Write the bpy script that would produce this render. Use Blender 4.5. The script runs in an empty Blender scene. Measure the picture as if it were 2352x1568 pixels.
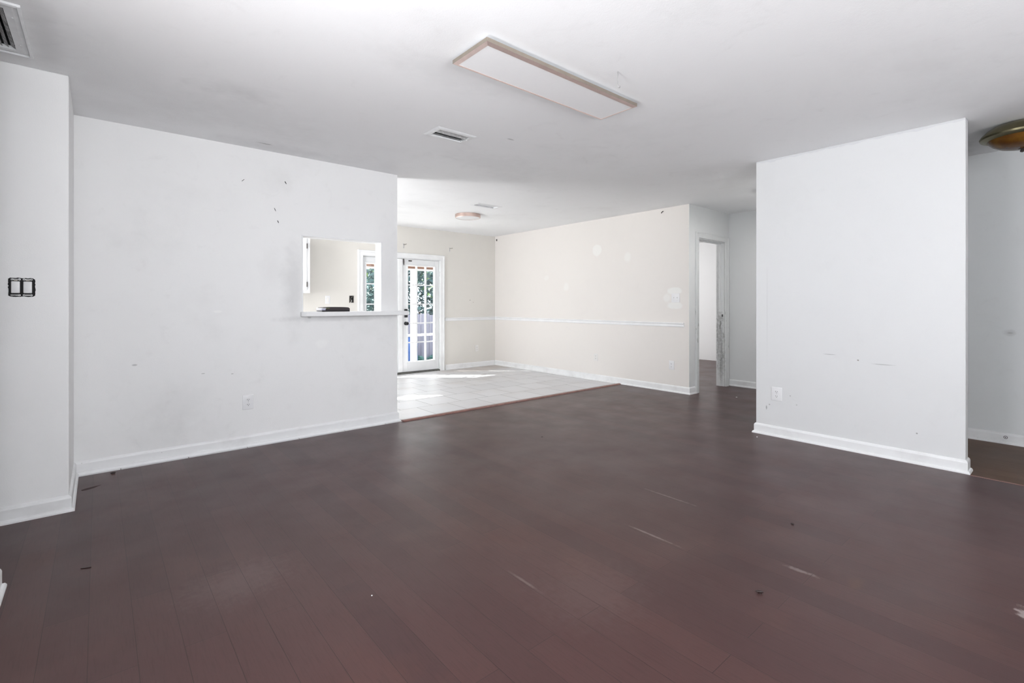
import bpy, bmesh, math, random
from mathutils import Vector, Matrix
random.seed(7)
C = bpy.context.scene.collection
S = bpy.context.scene
PI = math.pi

# ------------------------------------------------------------------ camera
F_PX, PHI, HY, HC, CX = 1120.12, 0.8679, 697.47, 1.1612, 1175.04
cam_d = bpy.data.cameras.new('camera'); cam = bpy.data.objects.new('camera', cam_d); C.objects.link(cam)
cam_d.sensor_width = 36.0; cam_d.sensor_fit = 'HORIZONTAL'
cam_d.lens = F_PX / 2352 * 36.0
cam.location = (0, 0, HC)
fwd = Vector((math.cos(PHI), math.sin(PHI), 0))
cam.rotation_euler = fwd.to_track_quat('-Z', 'Y').to_euler()
cam_d.shift_x = (1176 - CX) / 2352
cam_d.shift_y = (HY - 784) / 2352
cam_d.clip_start = 0.02; cam_d.clip_end = 200
S.camera = cam

# ------------------------------------------------------------------ view
S.view_settings.view_transform = 'Standard'; S.view_settings.look = 'None'
S.view_settings.gamma = 1.0; S.view_settings.use_curve_mapping = False
S.view_settings.exposure = 1.34

# ------------------------------------------------------------------ sky and sun
w = bpy.data.worlds.new('sky'); S.world = w; w.use_nodes = True
bg = w.node_tree.nodes['Background']
bg.inputs[0].default_value = (0.80, 0.90, 1.0, 1); bg.inputs[1].default_value = 1.0
EL = math.radians(29)
sd = bpy.data.lights.new('sun', 'SUN'); sd.energy = 19; sd.angle = math.radians(0.5); sd.color = (1, .97, .92)
sun = bpy.data.objects.new('sun', sd); C.objects.link(sun)
sun.rotation_euler = Vector((.763*math.cos(EL), -.646*math.cos(EL), -math.sin(EL))).to_track_quat('-Z', 'Y').to_euler()
sun.location = (-5, 12, 8)

def area(name, loc, direction, sx, sy, power, col=(0.985, 0.99, 1.0)):
    d = bpy.data.lights.new(name, 'AREA'); d.shape = 'RECTANGLE'; d.size = sx; d.size_y = sy
    d.energy = power; d.color = col
    o = bpy.data.objects.new(name, d); C.objects.link(o); o.location = loc
    o.rotation_euler = Vector(direction).to_track_quat('-Z', 'Z').to_euler()
    return o
# daylight at unseen windows, placed to light the rooms
for z_ in (.72, 1.25, 1.78):      # each strip leans upward, shaped to brighten the ceiling
    area('daylight_unseen_front', (.85, -2.64, z_), (0, 1, 2.4), 2.0, .5, 29)
    area('daylight_unseen_side', (-.40, 1.15, z_), (1, 0, .7), 2.1, .48, 8.6)
area('daylight_added_kitchen', (-.20, 5.8, 1.5), (1, 0, 1.3), 1.6, .7, 43)  # added light at a made-up window, brightens kitchen and dining
area('added_hall_light', (5.72, 2.25, 2.375), (0, 0, -1), .26, .26, 3.5, (1, .98, .95))  # added light, out of view, lifts the hall's brightness
area('daylight_bedroom_window', (7.9, 7.36, 1.4), (0, -1, 0), 1.5, 1.2, 30)

# ------------------------------------------------------------------ geometry helpers
class MB:
    def __init__(s): s.bm = bmesh.new()
    def box(s, x0, x1, y0, y1, z0, z1, bev=0, seg=2):
        r = bmesh.ops.create_cube(s.bm, size=1)
        bmesh.ops.scale(s.bm, vec=(abs(x1-x0), abs(y1-y0), abs(z1-z0)), verts=r['verts'])
        bmesh.ops.translate(s.bm, vec=((x0+x1)/2, (y0+y1)/2, (z0+z1)/2), verts=r['verts'])
        if bev:
            es = list({e for v in r['verts'] for e in v.link_edges})
            bmesh.ops.bevel(s.bm, geom=es, offset=bev, segments=seg, affect='EDGES', profile=.5)
        return s
    def lathe(s, prof, n=48, c=(0, 0, 0), axis='z'):
        rings = []
        for r, z in prof:
            ring = []
            for i in range(n):
                a = 2*PI*i/n; p = (r*math.cos(a), r*math.sin(a), z)
                if axis == 'y': p = (p[0], -p[2], p[1])
                ring.append(s.bm.verts.new((p[0]+c[0], p[1]+c[1], p[2]+c[2])))
            rings.append(ring)
        for a, b in zip(rings[:-1], rings[1:]):
            for i in range(n):
                s.bm.faces.new((a[i], a[(i+1) % n], b[(i+1) % n], b[i]))
        for rg in (rings[0], rings[-1]):
            try: s.bm.faces.new(rg)
            except ValueError: pass
        return s
    def tube(s, pts, r, n=8):
        pts = [Vector(p) for p in pts]; rings = []
        for i, p in enumerate(pts):
            d = (pts[min(i+1, len(pts)-1)] - pts[max(i-1, 0)]).normalized()
            u = d.orthogonal().normalized() if i == 0 else (u - d*u.dot(d)).normalized()
            v = d.cross(u); rr = r[i] if isinstance(r, (list, tuple)) else r
            rings.append([s.bm.verts.new(p + (u*math.cos(2*PI*k/n) + v*math.sin(2*PI*k/n))*rr) for k in range(n)])
        for a, b in zip(rings[:-1], rings[1:]):
            for k in range(n): s.bm.faces.new((a[k], a[(k+1) % n], b[(k+1) % n], b[k]))
        s.bm.faces.new(rings[0]); s.bm.faces.new(rings[-1])
        return s
    def prism(s, poly, axis, a, b):
        """poly: 2-D points; extruded from a to b along axis (0,1,2)."""
        def mk(p, t):
            q = list(p); q.insert(axis, t); return s.bm.verts.new(q)
        A = [mk(p, a) for p in poly]; B = [mk(p, b) for p in poly]; n = len(poly)
        s.bm.faces.new(A); s.bm.faces.new(B[::-1])
        for i in range(n): s.bm.faces.new((A[i], A[(i+1) % n], B[(i+1) % n], B[i]))
        return s
    def sweep(s, path, prof, z0=0):
        """profile (offset from the wall, z) swept along a plan path; the room lies to the right of travel."""
        P = [Vector(p) for p in path]; rings = []
        for i, p in enumerate(P):
            ns = []
            for a, b in ((i-1, i), (i, i+1)):
                if a >= 0 and b < len(P):
                    d = (P[b]-P[a]).normalized(); ns.append(Vector((d.y, -d.x)))
            if len(ns) == 2:
                m = (ns[0]+ns[1]).normalized(); m = m / m.dot(ns[0])
            else: m = ns[0]
            rings.append([s.bm.verts.new((p.x+m.x*o, p.y+m.y*o, z0+z)) for o, z in prof])
        k = len(prof)
        for a, b in zip(rings[:-1], rings[1:]):
            for j in range(k): s.bm.faces.new((a[j], a[(j+1) % k], b[(j+1) % k], b[j]))
        s.bm.faces.new(rings[0]); s.bm.faces.new(rings[-1])
        return s
    def build(s, name, mat, parent=None, smooth=False, loc=(0, 0, 0)):
        bmesh.ops.recalc_face_normals(s.bm, faces=s.bm.faces)
        me = bpy.data.meshes.new(name); s.bm.to_mesh(me); s.bm.free()
        if smooth:
            for p in me.polygons: p.use_smooth = True
            me.set_sharp_from_angle(angle=math.radians(38))
        me.materials.append(mat)
        o = bpy.data.objects.new(name, me); C.objects.link(o); o.location = loc
        if parent: o.parent = parent
        return o

def tag(o, label=None, cat=None, group=None, kind=None):
    if label: o['label'] = label
    if cat: o['category'] = cat
    if group: o['group'] = group
    if kind: o['kind'] = kind
    return o
def thing(name, label, cat, loc=(0, 0, 0), rz=0, group=None):
    o = bpy.data.objects.new(name, None); C.objects.link(o); o.location = loc; o.rotation_euler = (0, 0, rz)
    o.empty_display_size = .05
    return tag(o, label, cat, group)
def struct(name, mb, m, parent=None):
    o = mb.build(name, m, parent)
    if not parent: o['kind'] = 'structure'
    return o
def copy_tree(o, parent=None):
    c = o.copy(); C.objects.link(c); c.parent = parent
    for ch in list(o.children): copy_tree(ch, c)
    return c

# ------------------------------------------------------------------ materials
class NT:
    def __init__(s, name):
        s.m = bpy.data.materials.new(name); s.m.use_nodes = True; s.t = s.m.node_tree
        s.b = s.t.nodes['Principled BSDF']; s.out = s.t.nodes['Material Output']
    def n(s, typ, **k):
        x = s.t.nodes.new(typ)
        for a, v in k.items(): setattr(x, a, v)
        return x
    def l(s, a, b): s.t.links.new(a, b)
    def pos(s):
        if not hasattr(s, '_p'): s._p = s.n('ShaderNodeNewGeometry').outputs['Position']
        return s._p
    def math(s, op, a, b=None, c=None, clamp=False):
        x = s.n('ShaderNodeMath', operation=op, use_clamp=clamp)
        for i, v in enumerate((a, b, c)):
            if v is None: continue
            if isinstance(v, (int, float)): x.inputs[i].default_value = v
            else: s.l(v, x.inputs[i])
        return x.outputs[0]
    def noise(s, scale, detail=3, rough=.55, vec=None, dist=0):
        x = s.n('ShaderNodeTexNoise'); x.inputs['Scale'].default_value = scale
        x.inputs['Detail'].default_value = detail; x.inputs['Roughness'].default_value = rough
        x.inputs['Distortion'].default_value = dist
        s.l(vec or s.pos(), x.inputs['Vector']); return x.outputs['Fac']
    def ramp(s, fac, lo, hi):
        x = s.n('ShaderNodeMapRange', clamp=True, interpolation_type='SMOOTHSTEP')
        x.inputs['From Min'].default_value = lo; x.inputs['From Max'].default_value = hi
        s.l(fac, x.inputs['Value']); return x.outputs['Result']
    def mix(s, fac, a, b):
        x = s.n('ShaderNodeMix', data_type='RGBA')
        if isinstance(fac, (int, float)): x.inputs[0].default_value = fac
        else: s.l(fac, x.inputs[0])
        for i, v in ((6, a), (7, b)):
            if isinstance(v, tuple): x.inputs[i].default_value = (*v[:3], 1)
            else: s.l(v, x.inputs[i])
        return x.outputs[2]
    def scaled(s, sc, rot=(0, 0, 0), loc=(0, 0, 0)):
        x = s.n('ShaderNodeMapping'); x.inputs['Scale'].default_value = sc
        x.inputs['Rotation'].default_value = rot; x.inputs['Location'].default_value = loc
        s.l(s.pos(), x.inputs['Vector']); return x.outputs['Vector']
    def spot(s, c, r, soft=.35, wob=.35, wscale=9):
        """mask of one mark of its own shape at world point c with radii r"""
        a = s.n('ShaderNodeVectorMath', operation='SUBTRACT'); s.l(s.pos(), a.inputs[0]); a.inputs[1].default_value = c
        b = s.n('ShaderNodeVectorMath', operation='DIVIDE'); s.l(a.outputs[0], b.inputs[0]); b.inputs[1].default_value = r
        l = s.n('ShaderNodeVectorMath', operation='LENGTH'); s.l(b.outputs[0], l.inputs[0])
        d = l.outputs['Value']
        if wob:
            nz = s.noise(wscale, 4, .6)
            d = s.math('ADD', d, s.math('MULTIPLY', s.math('SUBTRACT', nz, .5), wob*4))
        o = s.ramp(d, 1-soft, 1+soft); return s.math('SUBTRACT', 1.0, o)
    def bump(s, h, strength, dist=.002):
        x = s.n('ShaderNodeBump'); x.inputs['Strength'].default_value = strength; x.inputs['Distance'].default_value = dist
        s.l(h, x.inputs['Height']); s.l(x.outputs[0], s.b.inputs['Normal'])

def simple(name, col, rough=.5, metal=0, spec=.5, var=0.0, vscale=20):
    t = NT(name); t.b.inputs['Roughness'].default_value = rough; t.b.inputs['Metallic'].default_value = metal
    t.b.inputs['Specular IOR Level'].default_value = spec
    if var:
        f = t.noise(vscale, 4)
        t.l(t.mix(t.ramp(f, .3, .7), tuple(c*(1-var) for c in col), tuple(min(1, c*(1+var)) for c in col)), t.b.inputs['Base Color'])
    else:
        f = t.noise(60, 2)
        t.l(t.mix(f, tuple(c*.97 for c in col), col), t.b.inputs['Base Color'])
    return t.m

def paint(name, col, smudge=.10, marks=(), rough=.62, scale=1.3, bumps=.25, dirt=(.42, .41, .40)):
    """matt wall paint with soft grime and roller texture; marks: (centre, radii, colour, amount, soft, wobble)"""
    t = NT(name)
    n1 = t.ramp(t.noise(scale, 5, .6), .50, .78)
    n2 = t.ramp(t.noise(scale*5, 4, .65, dist=.6), .55, .85)
    n3 = t.ramp(t.noise(95, 2, .5), .72, .80)
    c = t.mix(t.math('MULTIPLY', n1, smudge), col, dirt)
    c = t.mix(t.math('MULTIPLY', n2, smudge*.8), c, dirt)
    c = t.mix(t.math('MULTIPLY', t.math('MULTIPLY', n3, n2), smudge*1.5), c, dirt)
    for ctr, rad, mc, amt, soft, wob in marks:
        c = t.mix(t.math('MULTIPLY', t.spot(ctr, rad, soft, wob), amt), c, mc)
    t.l(c, t.b.inputs['Base Color'])
    t.b.inputs['Roughness'].default_value = rough; t.b.inputs['Specular IOR Level'].default_value = .3
    t.bump(t.math('ADD', t.noise(160, 3), t.math('MULTIPLY', t.noise(12, 3), 1.5)), bumps, .0012)
    return t

G = (.30, .30, .30); DK = (.10, .09, .09); WH = (.90, .90, .89)
WHITE = (.85, .85, .85); CREAM = (.80, .765, .73)
M = {}
M['wall_left'] = paint('left_wall_paint', WHITE, .16, [
    ((1.12, 4.43, 1.45), (.08, .3, .14), G, .07, .8, .5), ((1.29, 4.43, 1.30), (.07, .3, .30), G, .22, .9, .4),
    ((.45, 4.43, .40), (.16, .3, .14), G, .09, .9, .5), ((.35, 4.43, .18), (.12, .3, .12), G, .08, .9, .5),
    ((1.70, 4.43, 1.03), (.42, .3, .022), G, .25, .7, .5), ((2.2, 4.43, 1.35), (.12, .3, .45), G, .10, 1, .3),
    ((.72, 4.43, 1.10), (.03, .3, .010), WH, .8, .3, .3), ((1.52, 4.43, .80), (.05, .3, .035), WH, .6, .5, .5),
    ((.20, 4.43, .72), (.014, .3, .006), G, .5, .5, .3), ((.62, 4.43, .62), (.012, .3, .003), G, .6, .4, .2),
    ((.82, 4.43, .60), (.008, .3, .003), G, .6, .4, .2), ((1.42, 4.43, 1.04), (.014, .3, .008), DK, .35, .5, .3)]).m
M['wall_near'] = paint('near_wall_paint', (.88, .88, .88), .06).m
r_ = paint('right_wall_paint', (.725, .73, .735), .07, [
    ((4.53, 1.36, .75), (.3, .05, .003), G, .55, .5, .6), ((4.53, 1.00, .70), (.3, .06, .003), G, .45, .5, .6),
    ((4.53, 1.16, .72), (.3, .006, .005), DK, .6, .4, .2), ((4.53, 1.845, .24), (.3, .006, .02), G, .8, .4, .3),
    ((4.53, 1.82, .27), (.3, .006, .006), G, .7, .4, .3), ((4.53, 1.65, .37), (.3, .006, .006), G, .6, .4, .3),
    ((4.53, 1.60, .30), (.3, .006, .006), G, .4, .4, .3), ((4.53, .80, .22), (.3, .005, .005), DK, .6, .4, .2),
    ((4.53, 1.84, 1.10), (.3, .004, .35), G, .12, .9, .4)])
# ragged line where the ceiling paint runs down; band darkened to the ceiling's shaded tone
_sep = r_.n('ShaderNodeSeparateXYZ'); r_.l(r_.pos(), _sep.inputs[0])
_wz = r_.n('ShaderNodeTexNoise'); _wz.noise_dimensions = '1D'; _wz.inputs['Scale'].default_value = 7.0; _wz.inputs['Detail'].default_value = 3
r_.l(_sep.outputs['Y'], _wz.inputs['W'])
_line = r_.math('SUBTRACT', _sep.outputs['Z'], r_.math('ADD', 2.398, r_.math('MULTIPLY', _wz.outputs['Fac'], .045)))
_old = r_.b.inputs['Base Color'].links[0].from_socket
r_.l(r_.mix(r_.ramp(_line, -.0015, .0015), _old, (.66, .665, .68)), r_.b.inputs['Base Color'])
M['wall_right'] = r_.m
M['wall_cream'] = paint('cream_wall_paint', CREAM, .05, [
    ((5.77, 4.81, 1.975), (.3, .085, .085), (.84, .83, .80), .9, .15, .15), ((5.77, 4.25, 1.83), (.3, .06, .065), (.84, .83, .80), .7, .35, .3),
    ((5.77, 3.50, 1.33), (.3, .10, .05), (.85, .845, .82), .9, .2, .25), ((5.77, 3.50, 1.14), (.3, .10, .05), (.85, .845, .82), .9, .2, .25),
    ((5.77, 3.62, 1.24), (.3, .05, .05), (.85, .845, .82), .6, .4, .25),
    ((5.77, 5.45, 1.43), (.3, .05, .06), (.84, .83, .80), .6, .4, .3), ((5.77, 5.9, 1.6), (.3, .05, .04), (.84, .83, .80), .5, .4, .3)]).m
M['wall_back'] = paint('back_wall_paint', (.74, .715, .67), .06).m
M['wall_grey'] = paint('hall_paint', (.77, .78, .78), .10).m
M['wall_foyer'] = paint('foyer_paint', (.74, .755, .76), .14, [
    ((5.74, .41, .92), (.3, .035, .028), (.45, .45, .45), .35, .35, .4), ((5.74, .41, .92), (.3, .018, .008), (.3, .3, .3), .4, .4, .5)]).m
M['wall_plain'] = paint('plain_paint', (.82, .82, .82), .03).m
M['ceiling'] = paint('ceiling_paint', (.89, .895, .905), .13, [
    ((1.15, 4.30, 2.44), (.35, .10, .3), (.3, .3, .31), .15, .9, .5), ((1.02, 4.25, 2.44), (.07, .012, .3), DK, .45, .5, .9),
    ((.75, 3.7, 2.44), (.35, .25, .3), G, .08, .9, .5), ((.65, 3.3, 2.44), (.15, .10, .3), G, .12, .9, .5),
    ((1.5, 2.3, 2.44), (.35, .12, .3), G, .10, .9, .5), ((2.75, 3.5, 2.44), (.4, .2, .3), G, .08, .9, .6),
    ((5.3, .68, 2.44), (.22, .06, .3), (.2, .2, .2), .35, .8, .5), ((-.2, 3.25, 2.44), (.05, .35, .3), G, .16, .9, .4),
    ((2.45, 2.9, 2.44), (.03, .01, .3), G, .5, .5, .4)], rough=.8, scale=1.1, bumps=.5).m
M['trim'] = simple('trim_paint', (.84, .845, .85), .35, var=.03, vscale=6)
tb = NT('baseboard_paint')
_sp = tb.ramp(tb.noise(42, 3, .7), .735, .76)
tb.l(tb.mix(_sp, tb.mix(tb.ramp(tb.noise(5, 4), .45, .8), (.85, .855, .86), (.74, .74, .74)), (.22, .2, .19)), tb.b.inputs['Base Color'])
tb.b.inputs['Roughness'].default_value = .4; M['base'] = tb.m
M['door_white'] = simple('door_paint', (.80, .81, .82), .4, var=.03, vscale=5)
# worn jamb: chipped, grimy toward the latch and the floor
tj = NT('worn_jamb_paint')
_j = tj.ramp(tj.noise(1, 5, .7, vec=tj.scaled((30, 30, 5))), .56, .66)
_sz = tj.n('ShaderNodeSeparateXYZ'); tj.l(tj.pos(), _sz.inputs[0])
_lowm = tj.ramp(tj.math('ABSOLUTE', tj.math('SUBTRACT', _sz.outputs['Z'], .65)), .75, .1)
_jc = (tj.mix(tj.math('MULTIPLY', _j, tj.math('ADD', .15, tj.math('MULTIPLY', _lowm, .7))), (.74, .75, .75), (.20, .20, .18)))
for _c0, _r0, _a0 in (((6.712, 3.36, .62), (.03, .05, .30), .75), ((6.712, 3.33, .30), (.03, .03, .22), .6), ((6.72, 3.39, 1.15), (.03, .03, .45), .35), ((6.712, 3.34, .97), (.03, .03, .05), .6), ((6.80, 3.30, .5), (.02, .05, .5), .25), ((5.96, 3.30, 1.0), (.008, .05, .9), .3)):
    _jc = tj.mix(tj.math('MULTIPLY', tj.spot(_c0, _r0, .8, .6, 34), _a0*.7), _jc, (.18, .18, .17))
tj.l(_jc, tj.b.inputs['Base Color'])
tj.b.inputs['Roughness'].default_value = .5; M['jamb'] = tj.m

def wood_floor(name, tone, x_off, wdt, rough=.36, sheen_var=.12, marks=()):
    t = NT(name)
    sp = t.n('ShaderNodeSeparateXYZ'); t.l(t.pos(), sp.inputs[0])
    cb = t.n('ShaderNodeCombineXYZ'); t.l(sp.outputs['Y'], cb.inputs[0])
    t.l(t.math('ADD', sp.outputs['X'], -x_off + 40*wdt), cb.inputs[1])
    br = t.n('ShaderNodeTexBrick'); br.offset = .37; br.offset_frequency = 2; br.squash = 1
    br.inputs['Scale'].default_value = 1.0; br.inputs['Brick Width'].default_value = 1.21; br.inputs['Row Height'].default_value = wdt
    br.inputs['Mortar Size'].default_value = .0011; br.inputs['Mortar Smooth'].default_value = .3; br.inputs['Bias'].default_value = 0
    br.inputs['Color1'].default_value = (0, 0, 0, 1); br.inputs['Color2'].default_value = (1, 1, 1, 1); br.inputs['Mortar'].default_value = (.5, .5, .5, 1)
    t.l(cb.outputs[0], br.inputs['Vector'])
    bw = t.n('ShaderNodeRGBToBW'); t.l(br.outputs['Color'], bw.inputs[0]); v = bw.outputs[0]
    a, b, red = tone
    c = t.mix(v, a, b)
    c = t.mix(t.math('MULTIPLY', t.ramp(t.noise(2.2, 4, .6), .5, .75), .45), c, red)
    grain = t.noise(1, 5, .65, vec=t.scaled((140, 9, 1)), dist=.4)
    c = t.mix(t.math('MULTIPLY', t.ramp(grain, .45, .75), .35), c, tuple(x*.45 for x in a))
    c = t.mix(t.math('MULTIPLY', t.ramp(t.noise(1.1, 5, .65), .48, .8), .18), c, (.12, .085, .08))   # dusty film
    scr = t.ramp(t.noise(1, 2, .5, vec=t.scaled((8, 95, 1), rot=(0, 0, .5))), .80, .83)
    c = t.mix(t.math('MULTIPLY', scr, .35), c, (.30, .26, .25))
    for ctr, rad, mc, amt, soft, wob in marks:
        c = t.mix(t.math('MULTIPLY', t.spot(ctr, rad, soft, wob, 30), amt), c, mc)
    c = t.mix(t.math('MULTIPLY', br.outputs['Fac'], .75), c, tuple(x*.3 for x in a))
    t.l(c, t.b.inputs['Base Color'])
    rr = t.math('ADD', rough, t.math('MULTIPLY', t.math('SUBTRACT', t.noise(3, 4), .5), sheen_var*2))
    t.l(rr, t.b.inputs['Roughness']); t.b.inputs['Specular IOR Level'].default_value = .36; t.b.inputs['Specular Tint'].default_value = (1, .86, .83, 1)
    h = t.math('SUBTRACT', t.math('MULTIPLY', grain, .25), br.outputs['Fac'])
    t.bump(h, .35, .0015)
    return t.m
TONE = ((.056, .028, .028), (.074, .036, .034), (.090, .040, .033))
LT = (.33, .28, .27)
M['floor'] = wood_floor('plank_floor', TONE, -.027, .125, marks=[
    ((1.36, 1.53, 0), (.006, .07, 1), LT, .30, .7, .3), ((1.52, 1.30, 0), (.18, .16, 1), LT, .06, .9, .6),
    ((2.33, .80, 0), (.012, .05, 1), LT, .35, .5, .8), ((2.12, 1.42, 0), (.006, .12, 1), LT, .4, .6, .5),
    ((2.62, 1.62, 0), (.006, .14, 1), LT, .35, .6, .6), ((2.66, .14, 0), (.05, .03, 1), LT, .7, .4, 1.0),
    ((2.4, .62, 0), (.045, .02, 1), (.11, .055, .03), .3, .8, .5), ((.45, 2.30, 0), (.15, .12, 1), LT, .10, .9, .6)])
M['foyer_floor'] = wood_floor('foyer_plank_floor', ((.100, .056, .032), (.125, .070, .040), (.13, .07, .04)), .0, .15, rough=.5)

tt = NT('tile_floor')
_s = tt.n('ShaderNodeSeparateXYZ'); tt.l(tt.pos(), _s.inputs[0])
_c = tt.n('ShaderNodeCombineXYZ')
tt.l(tt.math('ADD', _s.outputs['X'], -3.52 + 8.0), _c.inputs[0]); tt.l(tt.math('ADD', _s.outputs['Y'], -5.65 + 8.0), _c.inputs[1])
_b = tt.n('ShaderNodeTexBrick'); _b.offset = .5; _b.offset_frequency = 2
for k_, v_ in (('Scale', 1), ('Brick Width', .4), ('Row Height', .4), ('Mortar Size', .0034), ('Mortar Smooth', .2), ('Bias', 0)): _b.inputs[k_].default_value = v_
_b.inputs['Color1'].default_value = (.70, .70, .71, 1); _b.inputs['Color2'].default_value = (.63, .63, .64, 1); _b.inputs['Mortar'].default_value = (.30, .29, .28, 1)
tt.l(_c.outputs[0], _b.inputs['Vector'])
_cc = tt.mix(tt.math('MULTIPLY', tt.ramp(tt.noise(1.6, 4), .45, .75), .4), _b.outputs['Color'], (.52, .48, .45))
_cc = tt.mix(tt.math('MULTIPLY', tt.spot((5.5, 7.1, 0), (.9, .32, 1), .5, .3, 5), .55), _cc, (.42, .34, .29))
_cc = tt.mix(tt.math('MULTIPLY', _b.outputs['Fac'], tt.math('ADD', .35, tt.math('MULTIPLY', tt.ramp(tt.noise(1.5, 2), .35, .6), .65))), _cc, (.17, .16, .16))
tt.l(_cc, tt.b.inputs['Base Color']); tt.b.inputs['Roughness'].default_value = .40
tt.bump(tt.math('MULTIPLY', _b.outputs['Fac'], -1), .4, .002)
M['tile'] = tt.m

M['threshold'] = simple('threshold_wood', (.24, .12, .10), .4, var=.2, vscale=14)
M['plastic'] = simple('white_plastic', (.82, .82, .83), .35)
M['painted_plate'] = simple('painted_plate', (.80, .785, .76), .5)
M['black'] = simple('black_plastic', (.012, .012, .013), .4)
M['dark_slot'] = simple('dark_slot', (.04, .04, .04), .7)
M['steel'] = simple('steel', (.62, .62, .62), .35, 1, var=.15)
M['strap'] = simple('strap_metal', (.42, .42, .42), .5, .8, var=.4, vscale=90)
M['dark_metal'] = simple('dark_metal', (.10, .09, .085), .4, .8)
M['old_metal'] = simple('old_bracket_metal', (.30, .27, .24), .4, .7, var=.3, vscale=80)
M['nickel_pink'] = simple('rose_nickel', (.88, .72, .66), .38, .75, var=.04)
M['copper_rim'] = simple('copper_rim', (.60, .46, .41), .30, .9, var=.05)
M['nickel_side'] = simple('bronzed_nickel_side', (.50, .44, .37), .30, 1, var=.05)
M['diffuser'] = simple('acrylic_diffuser', (.84, .84, .85), .45)
M['vent_white'] = simple('vent_enamel', (.78, .79, .80), .4, var=.04)
M['vent_dirty'] = simple('dusty_louver', (.46, .46, .46), .6, var=.55, vscale=45)
M['vent_grey'] = simple('grey_louver', (.50, .50, .50), .5, var=.2, vscale=60)
M['duct'] = simple('duct_inside', (.015, .015, .016), .9)
M['brass'] = simple('aged_brass', (.20, .18, .11), .34, 1, var=.12, vscale=12)
ta = NT('amber_glass')
ta.l(ta.mix(ta.ramp(ta.noise(9, 4), .3, .7), (.085, .030, .006), (.16, .075, .012)), ta.b.inputs['Base Color'])
ta.b.inputs['Roughness'].default_value = .22; ta.b.inputs['Specular IOR Level'].default_value = .3; M['amber'] = ta.m
M['cab'] = simple('cabinet_paint', (.85, .86, .87), .35)
M['seal'] = simple('threshold_rubber', (.10, .10, .09), .6, var=.3)
M['silver'] = simple('silver_plastic', (.50, .50, .62), .3, var=.1)
M['green'] = simple('green_strip', (.16, .20, .07), .5)
M['case'] = simple('dark_case', (.028, .018, .022), .45)
gl = NT('glass'); gl.t.nodes.remove(gl.b)
_tr = gl.n('ShaderNodeBsdfTransparent'); _tr.inputs[0].default_value = (.96, .97, .98, 1)
_gs = gl.n('ShaderNodeBsdfGlossy'); _gs.inputs['Roughness'].default_value = .02
_fr = gl.n('ShaderNodeLayerWeight'); _fr.inputs[0].default_value = .5
_mx = gl.n('ShaderNodeMixShader'); gl.l(gl.math('ADD', .03, gl.math('MULTIPLY', gl.math('POWER', _fr.outputs['Facing'], 4), .4)), _mx.inputs[0])
gl.l(_tr.outputs[0], _mx.inputs[1]); gl.l(_gs.outputs[0], _mx.inputs[2]); gl.l(_mx.outputs[0], gl.out.inputs[0])
M['glass'] = gl.m
# outside
M['ext_white'] = simple('porch_white_paint', (.82, .82, .85), .5)
M['fence'] = None
tf = NT('weathered_fence')
_w = tf.n('ShaderNodeTexWave', wave_type='BANDS', bands_direction='X'); _w.inputs['Scale'].default_value = 1.1
_w.inputs['Distortion'].default_value = .6; tf.l(tf.pos(), _w.inputs['Vector'])
tf.l(tf.mix(tf.ramp(tf.noise(1, 4, .6, vec=tf.scaled((14, 14, .8))), .3, .7), (.21, .20, .26), (.32, .31, .37)), tf.b.inputs['Base Color'])
tf.b.inputs['Roughness'].default_value = .8; M['fence'] = tf.m
M['leaf'] = simple('bright_leaf', (.14, .25, .06), .5, var=.6, vscale=3)
M['leaf_dark'] = simple('dark_leaf', (.055, .105, .10), .55, var=.6, vscale=3)
M['leaf_teal'] = simple('plant_leaf', (.08, .22, .18), .5, var=.4, vscale=6)
M['bark'] = simple('bark', (.20, .16, .14), .8, var=.3)
M['wood_brown'] = simple('porch_beam_wood', (.20, .11, .08), .6, var=.25, vscale=8)
M['siding'] = simple('neighbour_siding', (.22, .21, .26), .7, var=.08)
M['roof_blue'] = simple('blue_grey_panel', (.07, .11, .2), .5, var=.2)
M['barrel'] = simple('blue_plastic', (.05, .12, .34), .4)
M['grass'] = simple('lawn', (.14, .15, .11), .9, var=.4, vscale=6)
M['concrete'] = simple('porch_concrete', (.82, .81, .79), .8, var=.1)

H = 2.44
# ------------------------------------------------------------------ room shell
def wall_y(mb, y0, y1, x0, x1, openings=(), z1=H):
    """wall running along X with openings (x0,x1,z0,z1)"""
    xs = sorted({x0, x1, *[o[0] for o in openings], *[o[1] for o in openings]})
    for a, b in zip(xs[:-1], xs[1:]):
        op = [o for o in openings if o[0] <= a and o[1] >= b]
        if not op: mb.box(a, b, y0, y1, 0, z1)
        else:
            o = op[0]
            if o[2] > 0: mb.box(a, b, y0, y1, 0, o[2])
            if o[3] < z1: mb.box(a, b, y0, y1, o[3], z1)
def wall_x(mb, x0, x1, y0, y1, openings=(), z1=H):
    ys = sorted({y0, y1, *[o[0] for o in openings], *[o[1] for o in openings]})
    for a, b in zip(ys[:-1], ys[1:]):
        op = [o for o in openings if o[0] <= a and o[1] >= b]
        if not op: mb.box(x0, x1, a, b, 0, z1)
        else:
            o = op[0]
            if o[2] > 0: mb.box(x0, x1, a, b, 0, o[2])
            if o[3] < z1: mb.box(x0, x1, a, b, o[3], z1)

XL, Y1, XB = -.127, 4.435, 2.268          # left wall
PT = (1.355, 2.105, 1.05, 1.765)          # pass-through
X2, Y3, Y5, X4 = 5.775, 7.30, 3.2955, 6.861
X5, Y6, Y7, T5 = 4.537, 1.936, .539, .104
X6 = 5.75; XW = -.313; YS = -2.6
DR = (3.135, 4.555, 0, 1.925)             # french door opening
HD = (5.985, 6.725, 0, 2.03)              # hall doorway

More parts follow.
